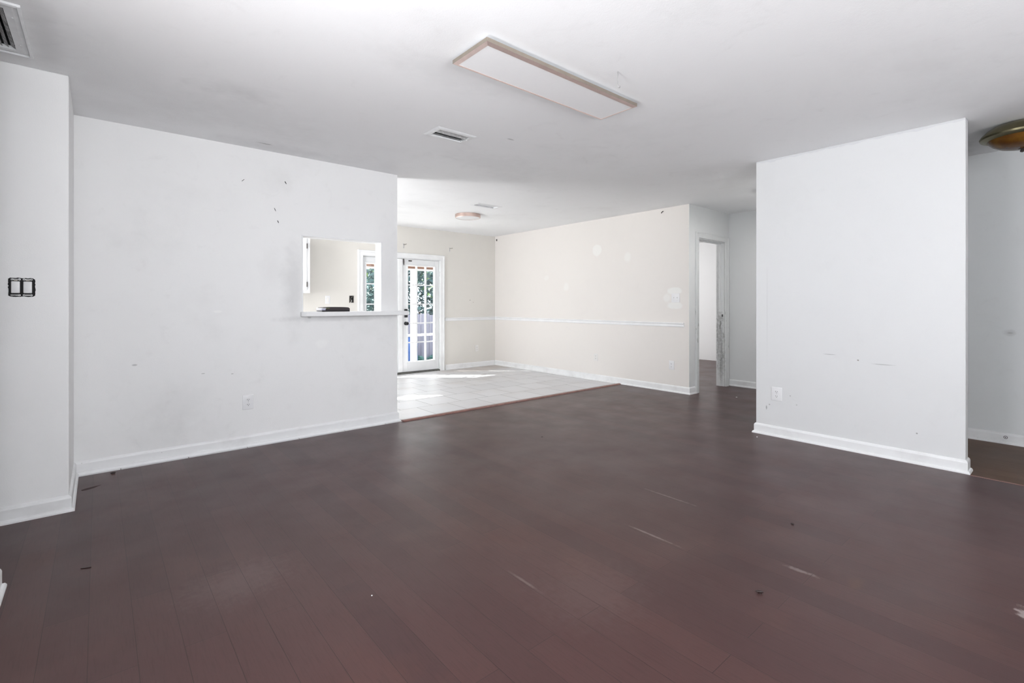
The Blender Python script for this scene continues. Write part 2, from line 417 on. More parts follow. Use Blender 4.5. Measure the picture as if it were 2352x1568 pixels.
m = MB(); wall_y(m, Y1, Y1+.115, XL, XB, [PT]); struct('wall_left', m, M['wall_left'])
struct('wall_near_left', MB().box(-2.2, XL, 3.695, Y1+.115, 0, H, .004, 1), M['wall_near'])
m = MB(); wall_y(m, Y3, Y3+.12, -.24, X2+.115, [(.40, .98, 1.5, 1.84), DR]); struct('wall_back', m, M['wall_back'])
struct('wall_dining', MB().box(X2, X2+.115, Y5+.004, Y3, 0, H), M['wall_cream'])
m = MB(); m.box(X2, X2+.115, Y5, Y5+.004, 0, H); wall_y(m, Y5, Y5+.115, X2+.115, X4+.12, [HD]); struct('wall_hall_left', m, M['wall_grey'])
struct('wall_hall_end', MB().box(X4, X4+.12, Y6-.104, Y5, 0, H), M['wall_grey'])
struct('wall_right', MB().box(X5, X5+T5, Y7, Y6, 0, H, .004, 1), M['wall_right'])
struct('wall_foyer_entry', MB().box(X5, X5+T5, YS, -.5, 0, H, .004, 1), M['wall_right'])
struct('wall_hall_right', MB().box(X5+T5, X4, Y6-.104, Y6, 0, H), M['wall_grey'])
struct('wall_foyer', MB().box(X6, X6+.12, YS, Y6-.104, 0, H), M['wall_foyer'])
m = MB(); wall_y(m, YS-.12, YS, XW-.115, X6+.12, [(-.2, 1.9, .45, 2.05)]); struct('wall_front', m, M['wall_plain'])
m = MB(); wall_x(m, XW-.115, XW, YS, 2.85, [(.1, 2.2, .5, 2.0)]); struct('wall_side', m, M['wall_plain'])
struct('wall_passage_end', MB().box(-2.3, -2.2, 2.735, 3.695, 0, H), M['wall_plain'])
struct('wall_passage_side', MB().box(-2.2, XW-.115, 2.735, 2.85, 0, H), M['wall_plain'])
m = MB(); wall_x(m, XL-.113, XL, Y1+.115, Y3, [(5.0, 6.6, 1.0, 2.1)]); struct('wall_kitchen', m, M['wall_back'])
struct('wall_bedroom_far', MB().box(9.6, 9.7, Y5, Y3+.12, 0, H), M['wall_plain'])
m = MB(); wall_y(m, Y3, Y3+.12, X2+.115, 9.6, [(7.1, 8.7, .8, 2.0)]); struct('wall_bedroom_back', m, M['wall_plain'])
struct('wall_bedroom_near', MB().box(X4+.12, 9.6, Y5, Y5+.115, 0, H), M['wall_plain'])
VENTS = [(1.866, 2.212, 3.018, 3.230, .036), (3.665, 4.065, 4.985, 5.170, .035), (-.83, -.270, 2.970, 3.520, .042)]
def slab_with_holes(mb, x0, x1, y0, y1, z0, z1, holes):
    xs = sorted({x0, x1, *[h[0] for h in holes], *[h[1] for h in holes]})
    for a, b in zip(xs[:-1], xs[1:]):
        cuts = sorted([(h[2], h[3]) for h in holes if h[0] <= a and h[1] >= b]); y = y0
        for c, d in cuts: mb.box(a, b, y, c, z0, z1); y = d
        mb.box(a, b, y, y1, z0, z1)
m = MB(); slab_with_holes(m, -4.2, 9.7, YS-.12, Y3+.12, H, H+.12, [(a+g, b-g, c+g, d-g) for a, b, c, d, g in VENTS]); struct('ceiling', m, M['ceiling'])  # slab carries on outside past the kitchen, added to block sun at its window
m = MB(); m.box(-2.3, 4.51, YS-.12, 4.375, -.06, 0); m.box(4.51, 9.7, Y6-.104, 4.375, -.06, 0)
m.box(X2, 9.7, 4.375, Y3+.12, -.06, 0); struct('floor', m, M['floor'])
struct('floor_foyer', MB().box(4.51, X6+.12, YS-.12, Y6-.104, -.06, 0), M['foyer_floor'])
struct('floor_tile', MB().box(-.24, X2, 4.375, Y3+.12, -.06, 0), M['tile'])
struct('trim_threshold', MB().prism([(4.345, 0), (4.352, .010), (4.375, .014), (4.398, .010), (4.408, 0)], 0, XB+.026, X2-.026), M['threshold'])
struct('trim_foyer_seam', MB().box(4.500, 4.514, YS, Y7-.03, -.01, .002), M['threshold'])

BP = [(0, 0), (.026, 0), (.026, .008), (.021, .017), (.013, .020), (.013, .072), (.010, .082), (.004, .088), (0, .090)]
def base(name, path): struct(name, MB().sweep(path, BP), M['base'])
base('baseboard_left', [(-2.2, 3.695), (XL, 3.695), (XL, Y1), (XB, Y1), (XB, Y1+.115)])
base('baseboard_back', [(4.655, Y3), (X2, Y3), (X2, Y5), (5.925, Y5)])
base('baseboard_hall', [(X4, Y5), (X4, Y6)])
base('baseboard_right', [(X5+T5, Y6), (X5, Y6), (X5, Y7), (X5+T5, Y7)])
base('baseboard_foyer', [(X6, Y6-.104), (X6, YS)])
base('baseboard_side', [(XW, YS), (XW, 2.85), (-2.2, 2.85)][::1])
CR = [(0, .858), (.010, .860), (.014, .868), (.014, .893), (.024, .903), (.024, .913), (0, .916)]
struct('trim_chair_rail', MB().sweep([(4.650, Y3), (X2, Y3), (X2, 3.365)], CR), M['trim'])

# unseen windows placed to light the rooms (behind and beside the camera, kitchen, bedroom)
def window_y(n, x0, x1, z0, z1, y0, y1, cols, rows):
    yc = (y0+y1)/2; m = MB(); t = .045
    m.box(x0, x0+t, y0, y1, z0, z1).box(x1-t, x1, y0, y1, z0, z1).box(x0+t, x1-t, y0, y1, z0, z0+t).box(x0+t, x1-t, y0, y1, z1-t, z1)
    for i in range(1, cols): x = x0+(x1-x0)*i/cols; m.box(x-.012, x+.012, yc-.012, yc+.012, z0+t, z1-t)
    for i in range(1, rows): z = z0+(z1-z0)*i/rows; m.box(x0+t, x1-t, yc-.010, yc+.010, z-.010, z+.010)
    struct('window_%d' % n, m, M['trim'])
def window_x(n, y0, y1, z0, z1, x0, x1, cols, rows):
    xc = (x0+x1)/2; m = MB(); t = .045
    m.box(x0, x1, y0, y0+t, z0, z1).box(x0, x1, y1-t, y1, z0, z1).box(x0, x1, y0+t, y1-t, z0, z0+t).box(x0, x1, y0+t, y1-t, z1-t, z1)
    for i in range(1, cols): y = y0+(y1-y0)*i/cols; m.box(xc-.012, xc+.012, y-.012, y+.012, z0+t, z1-t)
    for i in range(1, rows): z = z0+(z1-z0)*i/rows; m.box(xc-.010, xc+.010, y0+t, y1-t, z-.010, z+.010)
    struct('window_%d' % n, m, M['trim'])
window_y(1, -.2, 1.9, .45, 2.05, YS-.10, YS-.02, 3, 1)
window_x(2, .1, 2.2, .5, 2.0, XW-.09, XW-.02, 2, 1)
window_x(3, 5.0, 6.6, 1.0, 2.1, XL-.09, XL-.02, 2, 1)  # made-up window for the added kitchen light
window_y(4, .40, .98, 1.5, 1.84, Y3+.03, Y3+.09, 1, 1)
window_y(5, 7.1, 8.7, .8, 2.0, Y3+.02, Y3+.09, 2, 1)

# pass-through: inner lining and the ledge that runs past the wall end
m = MB(); y0, y1 = Y1-.004, Y1+.12
m.box(PT[1]-.012, PT[1]+.001, y0, y1, 1.09, PT[3], .002, 1); m.box(PT[0], PT[1]-.012, y0, y1, PT[3]-.012, PT[3]+.001, .002, 1)
m.box(PT[0]-.001, PT[0]+.012, y0, y1, 1.09, PT[3]-.012, .002, 1)
struct('trim_pass_through', m, M['trim'])
m = MB()
m.prism([(1.372, 4.362), (2.345, 4.362), (2.362, 4.368), (2.368, 4.385), (2.368, 4.60), (2.362, 4.615), (1.356, 4.615), (1.356, 4.553), (1.356, 4.434), (1.342, 4.434), (1.342, 4.392)], 2, 1.050, 1.090)
es = [e for e in m.bm.edges if abs(e.verts[0].co.z-e.verts[1].co.z) < 1e-6]
bmesh.ops.bevel(m.bm, geom=es, offset=.006, segments=2, affect='EDGES', profile=.5)
led = m.build('ledge', M['trim'])
tag(led, 'white painted ledge below the pass-through opening, running past the wall end', 'ledge')

# ------------------------------------------------------------------ french doors
t = bpy.data.objects.new('door_1', None); C.objects.link(t); t['kind'] = 'structure'; t.location = (3.85, Y3, 0)
def P(mb, name, mat, parent=None, smooth=False):
    parent = parent or t
    o = mb.build(name, mat, parent, smooth); o.matrix_parent_inverse = Matrix.Translation(-Vector(t.location)) if parent is t else Matrix()
    return o
def casing(x0, x1, z1, yf, yb, cw=.085):
    m = MB(); pr = [(0, 0), (0, .016), (.006, .020), (.05, .020), (.06, .026), (cw-.006, .026), (cw, .020), (cw, 0)]
    # left, right, head: profile (offset outward, thickness toward the room)
    for sgn, xo in ((-1, x0), (1, x1)):
        rings = []
        for z, e in ((0, 0), (z1, 1)):
            rings.append([m.bm.verts.new((xo+sgn*o, yf-d, z + (o if e else 0))) for o, d in pr])
        k = len(pr)
        for j in range(k): m.bm.faces.new((rings[0][j], rings[0][(j+1) % k], rings[1][(j+1) % k], rings[1][j]))
        m.bm.faces.new(rings[0]); m.bm.faces.new(rings[1])
    rings = []
    for xo, sgn in ((x0, -1), (x1, 1)):
        rings.append([m.bm.verts.new((xo+sgn*o, yf-d, z1+o)) for o, d in pr])
    k = len(pr)
    for j in range(k): m.bm.faces.new((rings[0][j], rings[0][(j+1) % k], rings[1][(j+1) % k], rings[1][j]))
    m.bm.faces.new(rings[0]); m.bm.faces.new(rings[1])
    return m
P(casing(DR[0]+.008, DR[1]-.008, DR[3]-.008, Y3-.001, 0), 'door_casing', M['trim'])
m = MB(); m.box(DR[0]+.001, DR[0]+.018, Y3+.002, Y3+.118, 0, DR[3]-.001).box(DR[1]-.018, DR[1]-.001, Y3+.002, Y3+.118, 0, DR[3]-.001).box(DR[0]+.018, DR[1]-.018, Y3+.002, Y3+.118, DR[3]-.018, DR[3]-.001)
P(m, 'door_frame', M['door_white'])
P(MB().prism([(Y3-.02, .001), (Y3-.014, .018), (Y3+.02, .026), (Y3+.115, .026), (Y3+.115, .001)], 0, DR[0]+.018, DR[1]-.018), 'sill', M['seal'])
def leaf(x0, x1, gx0, gx1, muntx, label=None):
    zb, zt, g0, g1 = .030, DR[3]-.022, .19, 1.80
    ya, yb = Y3+.022, Y3+.062
    m = MB()
    m.box(x0, gx0, ya, yb, zb, zt, .002, 1).box(gx1, x1, ya, yb, zb, zt, .002, 1)
    m.box(gx0, gx1, ya, yb, zb, g0).box(gx0, gx1, ya, yb, g1, zt)
    d = P(m, 'door_panel', M['door_white'])
    m = MB(); w_ = .016
    for a, b, c_, e in ((gx0-w_, gx1+w_, g0-w_, g0+.006), (gx0-w_, gx1+w_, g1-.006, g1+w_), (gx0-w_, gx0+.006, g0+.006, g1-.006), (gx1-.006, gx1+w_, g0+.006, g1-.006)):
        m.box(a, b, ya-.010, yb+.008, c_, e, .002, 1)
    m.build('glass_frame', M['trim'], d)
    m = MB()
    for x in muntx: m.box(x-.010, x+.010, ya-.004, yb-.004, g0, g1)
    for i in range(1, 5):
        z = g0+(g1-g0)*i/5; m.box(gx0, gx1, ya-.003, yb-.005, z-.009, z+.009)
    m.build('grille', M['trim'], d)
    MB().box(gx0+.001, gx1-.001, ya+.018, ya+.022, g0+.001, g1-.001).build('pane', M['glass'], d)
    return d
d1 = leaf(3.156, 3.790, 3.205, 3.700, (3.37, 3.535))
d2 = leaf(3.796, 4.534, 3.930, 4.455, (4.105, 4.28))
MB().box(3.762, 3.832, Y3+.006, Y3+.022, .032, DR[3]-.024, .003, 2).build('astragal', M['trim'], d1)
m = MB(); m.box(3.868, 3.922, Y3-.004, Y3+.022, .935, 1.075, .006, 2); m.build('keypad_lock', M['black'], d2)
MB().box(3.876, 3.914, Y3-.007, Y3-.003, .99, 1.06, .002, 1).build('keypad', M['dark_slot'], d2)
MB().lathe([(.028, 0), (.030, .006), (.014, .012), (.012, .035), (.022, .040), (.029, .052), (.027, .064), (.015, .070)], 24, (3.893, Y3+.022, .835), 'y').build('door_knob', M['black'], d2, True)
MB().box(3.945, 4.005, Y3+.006, Y3+.022, 1.868, 1.888, .003, 1).build('latch_plate', M['dark_metal'], d2)
MB().prism([(3.852, 1.83), (3.860, 1.80), (3.864, 1.86), (3.858, 1.92), (3.852, 1.96), (3.849, 1.90)], 1, Y3+.004, Y3+.022).build('flush_bolt', M['dark_metal'], d2)
for z in (.25, .95, 1.68):
    MB().tube([(4.545, Y3+.004, z-.045), (4.545, Y3+.004, z+.045)], .006, 10).build('hinge', M['steel'], d2)

# ------------------------------------------------------------------ hall doorway
t = bpy.data.objects.new('door_2', None); C.objects.link(t); t['kind'] = 'structure'; t.location = (6.35, Y5, 0)
P(casing(HD[0]+.006, HD[1]-.006, HD[3]-.006, Y5-.001, 0, .075), 'door_casing', M['jamb'])
m = MB(); m.box(HD[0]+.001, HD[0]+.018, Y5+.001, Y5+.116, 0, HD[3]-.001).box(HD[1]-.018, HD[1]-.001, Y5+.001, Y5+.116, 0, HD[3]-.001).box(HD[0]+.018, HD[1]-.018, Y5+.001, Y5+.116, HD[3]-.018, HD[3]-.001)
fr = P(m, 'door_frame', M['jamb'])
m = MB(); m.box(HD[1]-.030, HD[1]-.018, Y5+.045, Y5+.080, 0, HD[3]-.030, .002, 1).box(HD[0]+.018, HD[1]-.018, Y5+.045, Y5+.080, HD[3]-.030, HD[3]-.018)
m.build('door_stop', M['jamb'], fr)
m = MB(); m.box(HD[1]-.0205, HD[1]-.018, Y5+.012, Y5+.040, .965, 1.025); sp_ = m.build('strike_plate', M['steel'], fr)
MB().box(HD[1]-.0215, HD[1]-.0200, Y5+.018, Y5+.034, .978, 1.012).build('latch_hole', M['dark_slot'], fr)
# the open door swung into the bedroom, seen edge on
m = MB(); m.box(HD[0]-.045, HD[0]-.010, Y5+.118, Y5+.83, .012, 2.0, .002, 1)
P(m, 'door_leaf', M['door_white'])

# ------------------------------------------------------------------ outlets and switches (face -Y)
def plate(mb, wd, ht, th=.006):
    mb.box(-wd/2, wd/2, -th, 0, -ht/2, ht/2, .003, 3)
    return mb
def outlet(label, loc, rz, mat, wd=.081, ht=.118, group=None):
    o = thing('wall_outlet', label, 'outlet', loc, rz, group)
    plate(MB(), wd, ht).build('cover_plate', mat, o, True)
    for s_ in (-1, 1):
        cz = s_*.0195
        pts = [(.0165*math.cos(a), cz+max(-.0125, min(.0125, .0165*math.sin(a)))) for a in [2*PI*i/24 for i in range(24)]]
        r = MB().prism(pts, 1, -.0085, -.003).build('receptacle', mat, o)
        for dx, h_ in ((-.0062, .0045), (.0062, .0035)):
            MB().box(dx-.0013, dx+.0013, -.0092, -.0080, cz+.003-h_, cz+.003+h_).build('slot', M['dark_slot'], r)
        MB().lathe([(.0026, 0), (.0026, .0008)], 12, (0, -.0084, cz-.0072), 'y').build('ground_hole', M['dark_slot'], r)
    MB().lathe([(.0028, 0), (.0024, .001)], 12, (0, -.0058, 0), 'y').build('screw', M['steel'], o)
    return o
outlet('white duplex outlet low on the long left wall below the pass-through', (.934, Y1, .358), 0, M['plastic'])
outlet('white duplex outlet low on the near end of the right wall, beside the hall opening', (X5, 1.758, .371), -PI/2, M['plastic'], .088, .118)
outlet('cream-painted outlet low on the back wall between french doors and corner', (5.34, Y3, .339), 0, M['painted_plate'], .07, .115)
outlet('painted outlet low on the cream wall near where the tile floor ends', (X2, 4.829, .35), -PI/2, M['painted_plate'], .072, .115)
outlet('brighter white outlet low on the cream wall near the hall doorway', (X2, 3.545, .351), -PI/2, M['plastic'], .075, .118)

o = thing('wall_switch', 'white multi-gang light switch on the cream wall above the chair rail end', 'light switch', (X2, 3.487, 1.238), -PI/2)
plate(MB(), .118, .118).build('cover_plate', M['plastic'], o, True)
for dx in (-.024, .024):
    q = MB().box(dx-.006, dx+.006, -.009, -.005, -.014, .014, .001, 1).build('switch_slot', M['plastic'], o)
    MB().box(dx-.0035, dx+.0035, -.020, -.008, .000, .010, .001, 1).build('toggle', M['plastic'], o)
    for dz in (-.032, .032): MB().lathe([(.0026, 0), (.002, .001)], 10, (dx, -.0058, dz), 'y').build('screw', M['steel'], o)

o = thing('wall_switch', 'white switch plate seen through the pass-through, left of an open box', 'light switch', (2.60, Y3, 1.222), 0)
plate(MB(), .075, .118).build('cover_plate', M['plastic'], o, True)
MB().box(-.017, .017, -.010, -.005, -.033, .033, .002, 1).build('rocker', M['painted_plate'], o)

o = thing('junction_box', 'open black electrical box with loose wires, kitchen wall beside the french door casing', 'electrical box', (2.962, Y3, 1.231), 0)
m = MB(); m.box(-.030, .030, -.004, -.001, -.052, .052); m.build('box_recess', M['duct'], o)
m = MB(); m.box(-.032, -.028, -.010, 0, -.054, .054).box(.028, .032, -.010, 0, -.054, .054).box(-.028, .028, -.010, 0, .050, .054); m.build('box_rim', M['dark_metal'], o)
MB().tube([(-.022, -.008, .038), (-.010, -.016, .010), (.008, -.014, -.010), (.020, -.010, -.048)], .0035, 8).build('wire', M['black'], o, True)
MB().tube([(-.020, -.006, -.050), (-.012, -.012, -.020), (-.016, -.014, .012), (.016, -.010, .042)], .003, 8).build('wire', M['old_metal'], o, True)
MB().tube([(-.014, -.008, -.052), (-.002, -.014, -.030), (-.006, -.010, -.010)], .003, 8).build('wire', M['plastic'], o, True)

# double rocker switch without its cover plate
o = thing('wall_switch', 'two white rocker switches with no cover plate in a ragged black cut-out, near left wall', 'light switch', (-.313, 3.695, 1.2495), 0)
m = MB(); n_ = 44; pts = []
for i in range(n_):
    a = 2*PI*i/n_; c_, s_ = math.cos(a), math.sin(a)
    r = 1/max(abs(c_)/.052, abs(s_)/.051)
    r = min(r, .067) + random.uniform(-.0022, .0018); pts.append((r*c_, r*s_))
m.prism(pts, 1, -.0012, .001); m.build('wall_cutout', M['duct'], o)
for cx_ in (-.0235, .0225):
    for sz in (-1, 1):
        y_ = MB()
        y_.box(cx_-.0175, cx_+.0175, -.0035, -.001, sz*.042-.0032, sz*.042+.0032, .001, 1)
        y_.lathe([(.0052, 0), (.0052, .0025), (.0022, .0025), (.0022, .0015)], 14, (cx_-.014, -.0012, sz*.042), 'y')
        y_.lathe([(.0052, 0), (.0052, .0025), (.0022, .0025), (.0022, .0015)], 14, (cx_+.014, -.0012, sz*.042), 'y')
        yk = y_.build('mounting_strap', M['strap'], o)
        for sx in (-1, 1):
            MB().lathe([(.002, 0), (.002, .0006)], 10, (cx_+sx*.014, -.0038, sz*.042), 'y').build('screw_hole', M['dark_slot'], yk)
    MB().box(cx_-.0168, cx_+.0168, -.014, -.002, -.0315, .0315, .0035, 3).build('rocker', M['plastic'], o, True)
    MB().box(cx_-.008, cx_+.008, -.006, -.003, .0335, .039, .001, 1).build('strap_tab', M['old_metal'], o)

# coaxial jack on the foyer baseboard
o = thing('cable_jack', 'round dark-ringed cable jack on the foyer baseboard', 'cable jack', (X6-.013, .437, .055), -PI/2)
MB().lathe([(.0125, 0), (.0125, .002), (.0095, .002), (.0095, .0005)], 24, (0, 0, 0), 'y').build('ring', M['black'], o)
MB().lathe([(.0093, 0), (.0093, .0016)], 24, (0, 0, 0), 'y').build('plate', M['plastic'], o)
MB().lathe([(.0038, .001), (.0038, .008), (.001, .009)], 14, (0, 0, 0), 'y').build('connector', M['dark_metal'], o)

# ------------------------------------------------------------------ ceiling light panel
LX0, LX1, LY0, LY1, LZ0, LZ1 = 1.392, 2.574, 1.822, 2.113, 2.388, 2.415
o = thing('ceiling_light', 'long rectangular flat ceiling light with rose metal frame and white diffuser', 'ceiling light', ((LX0+LX1)/2, (LY0+LY1)/2, H), 0)
inv = Matrix.Translation(-Vector(o.location))
def Q(mb, name, mat, smooth=False, parent=None):
    q = mb.build(name, mat, parent or o, smooth)
    if parent is None: q.matrix_parent_inverse = inv
    return q
m = MB(); th = .004; ZS = LZ0+.008
m.box(LX0, LX1, LY0, LY0+th, ZS, LZ1).box(LX0, LX1, LY1-th, LY1, ZS, LZ1)
m.box(LX0, LX0+th, LY0+th, LY1-th, ZS, LZ1).box(LX1-th, LX1, LY0+th, LY1-th, ZS, LZ1)
Q(m, 'side_frame', M['nickel_side'])
m = MB(); k = m.bm
def _rect(i, z): return [(LX0+i, LY0+i, z), (LX1-i, LY0+i, z), (LX1-i, LY1-i, z), (LX0+i, LY1-i, z)]
o1, o2, o3, o4 = _rect(.0005, ZS), _rect(.020, LZ0), _rect(.022, LZ0+.001), _rect(.022, LZ0+.006)
b_ = .022
rs = [[k.verts.new(p) for p in r] for r in (o1, o2, o3, o4)]
for a, b in zip(rs[:-1], rs[1:]):
    for i in range(4): k.faces.new((a[i], a[(i+1) % 4], b[(i+1) % 4], b[i]))
Q(m, 'face_frame', M['nickel_pink'])
Q(MB().box(LX0+b_-.002, LX1-b_+.002, LY0+b_-.002, LY1-b_+.002, LZ0+.003, LZ0+.007), 'diffuser', M['diffuser'])
Q(MB().box(LX0+.06, LX1-.06, LY0+.05, LY1-.05, LZ1-.010, H-.0005), 'mounting_pan', M['vent_white'])
Q(MB().box(LX0+.005, LX1-.005, LY0+.005, LY1-.005, LZ1-.006, LZ1-.002), 'back_plate', M['vent_white'])

# hook screwed into the ceiling beside it
HX, HYY = 2.182, 1.671
m = MB().tube([(HX, HYY, H), (HX, HYY, H-.02), (HX+.002, HYY+.001, H-.075)] +
    [(HX+.002+.007*(1-math.cos(a)), HYY+.001-.003*(1-math.cos(a)), H-.078-.009*math.sin(a)) for a in [PI*i/7 for i in range(8)]], .0022, 8)
hk = m.build('ceiling_hook', M['steel'], None, True); tag(hk, 'thin metal hook screwed into the ceiling beside the long light', 'hook')

# round flush light in the dining area
o = thing('ceiling_light', 'small round flush ceiling light with copper rim over the tile floor', 'ceiling light', (4.045, 5.745, H), 0)
MB().lathe([(.165, 0), (.182, -.002), (.182, -.045), (.172, -.050), (.170, -.046), (.165, -.044)], 64).build('rim', M['copper_rim'], o, True)
MB().lathe([(.171, -.042), (.170, -.047), (.120, -.055), (.05, -.059), (.003, -.060)], 64).build('diffuser', M['diffuser'], o, True)

# made-up fixture for the added hall light, out of sight behind the right wall
o = thing('ceiling_light', 'added flush white fixture, unseen, for the hall fill light behind the right wall', 'ceiling light', (5.72, 2.25, H), 0)
MB().lathe([(.14, 0), (.165, -.010), (.165, -.050), (.155, -.055), (.150, -.050)], 48).build('rim', M['vent_white'], o, True)

# brass dome light in the foyer
o = thing('ceiling_light', 'brass dome ceiling light with amber bowl at the right edge, foyer', 'ceiling light', (4.99, .297, H), 0)
MB().lathe([(.11, 0), (.15, -.012), (.185, -.035), (.212, -.062), (.222, -.080), (.218, -.092), (.200, -.098), (.186, -.106), (.178, -.104), (.178, -.09)], 72).build('rim', M['brass'], o, True)
MB().lathe([(.182, -.100), (.172, -.120), (.150, -.142), (.115, -.162), (.07, -.175), (.02, -.180), (.004, -.180)], 72).build('glass_bowl', M['amber'], o, True)
MB().lathe([(.018, -.176), (.020, -.181), (.008, -.185), (.009, -.190), (.013, -.195), (.010, -.202), (.003, -.206)], 24).build('finial', M['dark_metal'], o, True)

# ------------------------------------------------------------------ ceiling vents
def vent(label, idx, n, along, lip, tilt=38, slat_w=.030, mats=('vent_white', 'vent_dirty'), outer=False, flip=(), wide=(), zc=.012):
    x0, x1, y0, y1, mg = VENTS[idx]
    o = thing('ceiling_vent', label, 'vent', ((x0+x1)/2, (y0+y1)/2, H), 0, None)
    a, b = (x1-x0)/2, (y1-y0)/2; ia, ib = a-mg-.002, b-mg-.002
    m = MB(); k = m.bm
    rings = [[(-a, -b, -.0005), (a, -b, -.0005), (a, b, -.0005), (-a, b, -.0005)],
             [(-a, -b, -.002), (a, -b, -.002), (a, b, -.002), (-a, b, -.002)],
             [(-a+mg*.4, -b+mg*.4, -lip), (a-mg*.4, -b+mg*.4, -lip), (a-mg*.4, b-mg*.4, -lip), (-a+mg*.4, b-mg*.4, -lip)],
             [(-ia, -ib, -lip), (ia, -ib, -lip), (ia, ib, -lip), (-ia, ib, -lip)],
             [(-ia, -ib, .010), (ia, -ib, .010), (ia, ib, .010), (-ia, ib, .010)]]
    rs = [[k.verts.new(p) for p in r] for r in rings]
    for p, q in zip(rs[:-1], rs[1:]):
        for i in range(4): k.faces.new((p[i], p[(i+1) % 4], q[(i+1) % 4], q[i]))
    m.build('frame', M[mats[0]], o)
    m = MB(); k = m.bm; e = .001
    lo = [k.verts.new((sx*(ia-e), sy*(ib-e), .011)) for sx, sy in ((-1, -1), (1, -1), (1, 1), (-1, 1))]
    hi = [k.verts.new((sx*(ia-e), sy*(ib-e), .110)) for sx, sy in ((-1, -1), (1, -1), (1, 1), (-1, 1))]
    for i in range(4): k.faces.new((lo[i], lo[(i+1) % 4], hi[(i+1) % 4], hi[i]))
    k.faces.new(hi); m.build('duct', M['duct'], o)
    if outer:
        m = MB(); c_ = .014
        m.prism([(-a-c_, 0-.0005), (-a-c_, -.010), (-a-.003, -.013), (-a-.003, -.0005)], 1, -b-c_, b+c_)
        m.prism([(a+c_, 0-.0005), (a+c_, -.010), (a+.003, -.013), (a+.003, -.0005)], 1, -b-c_, b+c_)
        m.prism([(-b-c_, 0-.0005), (-b-c_, -.010), (-b-.003, -.013), (-b-.003, -.0005)], 0, -a-.003, a+.003)
        m.prism([(b+c_, 0-.0005), (b+c_, -.010), (b+.003, -.013), (b+.003, -.0005)], 0, -a-.003, a+.003)
        m.build('outer_frame', M[mats[0]], o)
    span = ib if along == 'x' else ia
    for i in range(n):
        c0 = -span + 2*span*(i+.5)/n; tl = math.radians(tilt); hw = slat_w/2
        if i in flip: tl = -math.radians(flip[i])
        dy, dz = hw*math.cos(tl), hw*math.sin(tl)
        th_ = .0012
        if i in wide: dy *= wide[i]; dz *= wide[i]
        prof = [(c0-dy, zc-dz), (c0+dy, zc+dz), (c0+dy, zc+dz+th_), (c0-dy, zc-dz+th_)]
        m = MB()
        if along == 'x': m.prism(prof, 0, -ia+.002, ia-.002)
        else: m.prism(prof, 1, -ib+.002, ib-.002)
        m.build('louver', M['vent_grey' if i in wide else mats[1]], o)
    for p in ((-a+mg*.7, 0), (a-mg*.7, 0)) if along == 'x' else ((a-mg*.55, b*.55), (a-mg*.55, -b*.55)):
        MB().lathe([(.005, -lip), (.004, -lip-.002), (.001, -lip-.0025)], 14, (p[0], p[1], 0)).build('screw', M[mats[0]], o)
    return o
vent('small rectangular ceiling vent with open dark louvers, left of the long light', 0, 6, 'x', .008, 30, .020, flip={1: 22}, wide={1: 2.4}, zc=.000)
vent('small white ceiling vent furthest back, behind the round light', 1, 4, 'x', .005, 25, .028, ('vent_white', 'vent_white'), flip={0: 10, 1: 10, 2: 10, 3: 10})
vent('large louvered return grille with thick white frame, cropped at the upper left', 2, 21, 'y', .007, -36, .020, outer=True, zc=.004)

# ------------------------------------------------------------------ kitchen cabinet seen through the opening
o = thing('wall_cabinet', 'white kitchen wall cabinet with black hinges seen through the pass-through', 'cabinet', (1.85, 7.0, 1.31), 0)
inv = Matrix.Translation(-Vector(o.location))
Q(MB().box(1.45, 2.245, 6.985, Y3-.001, 1.31, 2.10, .002, 1), 'body', M['cab'])
def cabdoor(x0, x1, hs):
    m = MB(); z0, z1 = 1.345, 2.07; y = 6.984
    m.box(x0, x1, y-.018, y-.001, z0, z1, .003, 2)
    d = Q(m, 'door', M['cab'])
    m = MB(); m.box(x0+.055, x1-.055, y-.024, y-.017, z0+.055, z1-.055, .005, 2)
    q = m.build('raised_panel', M['cab'], d); q.matrix_parent_inverse = Matrix()
    m = MB(); e_ = .045
    m.box(x0+e_-.006, x0+e_, y-.021, y-.016, z0+e_, z1-e_).box(x1-e_, x1-e_+.006, y-.021, y-.016, z0+e_, z1-e_).box(x0+e_, x1-e_, y-.021, y-.016, z0+e_-.006, z0+e_).box(x0+e_, x1-e_, y-.021, y-.016, z1-e_, z1-e_+.006)
    m.build('panel_bead', M['cab'], d)
    for z in (1.43, 1.96):
        MB().box(hs-.007, hs+.007, y-.024, y-.002, z-.035, z+.035, .002, 1).build('hinge', M['dark_metal'], d)
cabdoor(1.855, 2.195, 2.198); cabdoor(1.49, 1.845, 1.487)

# dark flat case lying on the ledge
o = thing('flat_case', 'small dark flat case with a silver end lying on the pass-through ledge', 'case', (1.655, 4.50, 1.0905), 0)
m = MB(); pts = []
for i in range(25):
    x = -.125+.25*i/24; pts.append((x, .032+.010*math.sqrt(max(0, 1-(x/.14)**2))))
pts = [(-.125, .002), (-.128, .018)] + pts[1:-1] + [(.128, .028), (.128, .020), (.125, .002)]
Vs = [(x, z) for x, z in pts]
m.prism(Vs, 1, -.07, .07); cs = m.build('shell', M['case'], o)
MB().box(-.128, .128, -.073, .073, 0, .012, .003, 2).build('bottom', M['black'], o)
MB().box(-.130, -.096, -.0745, .074, .013, .026, .002, 1).build('end_cap', M['silver'], o)
MB().box(-.130, -.090, -.0735, .073, .028, .033, .001, 1).build('clasp', M['plastic'], o)
MB().box(-.089, -.060, -.0722, .072, .028, .033, .001, 1).build('stripe', M['green'], o)

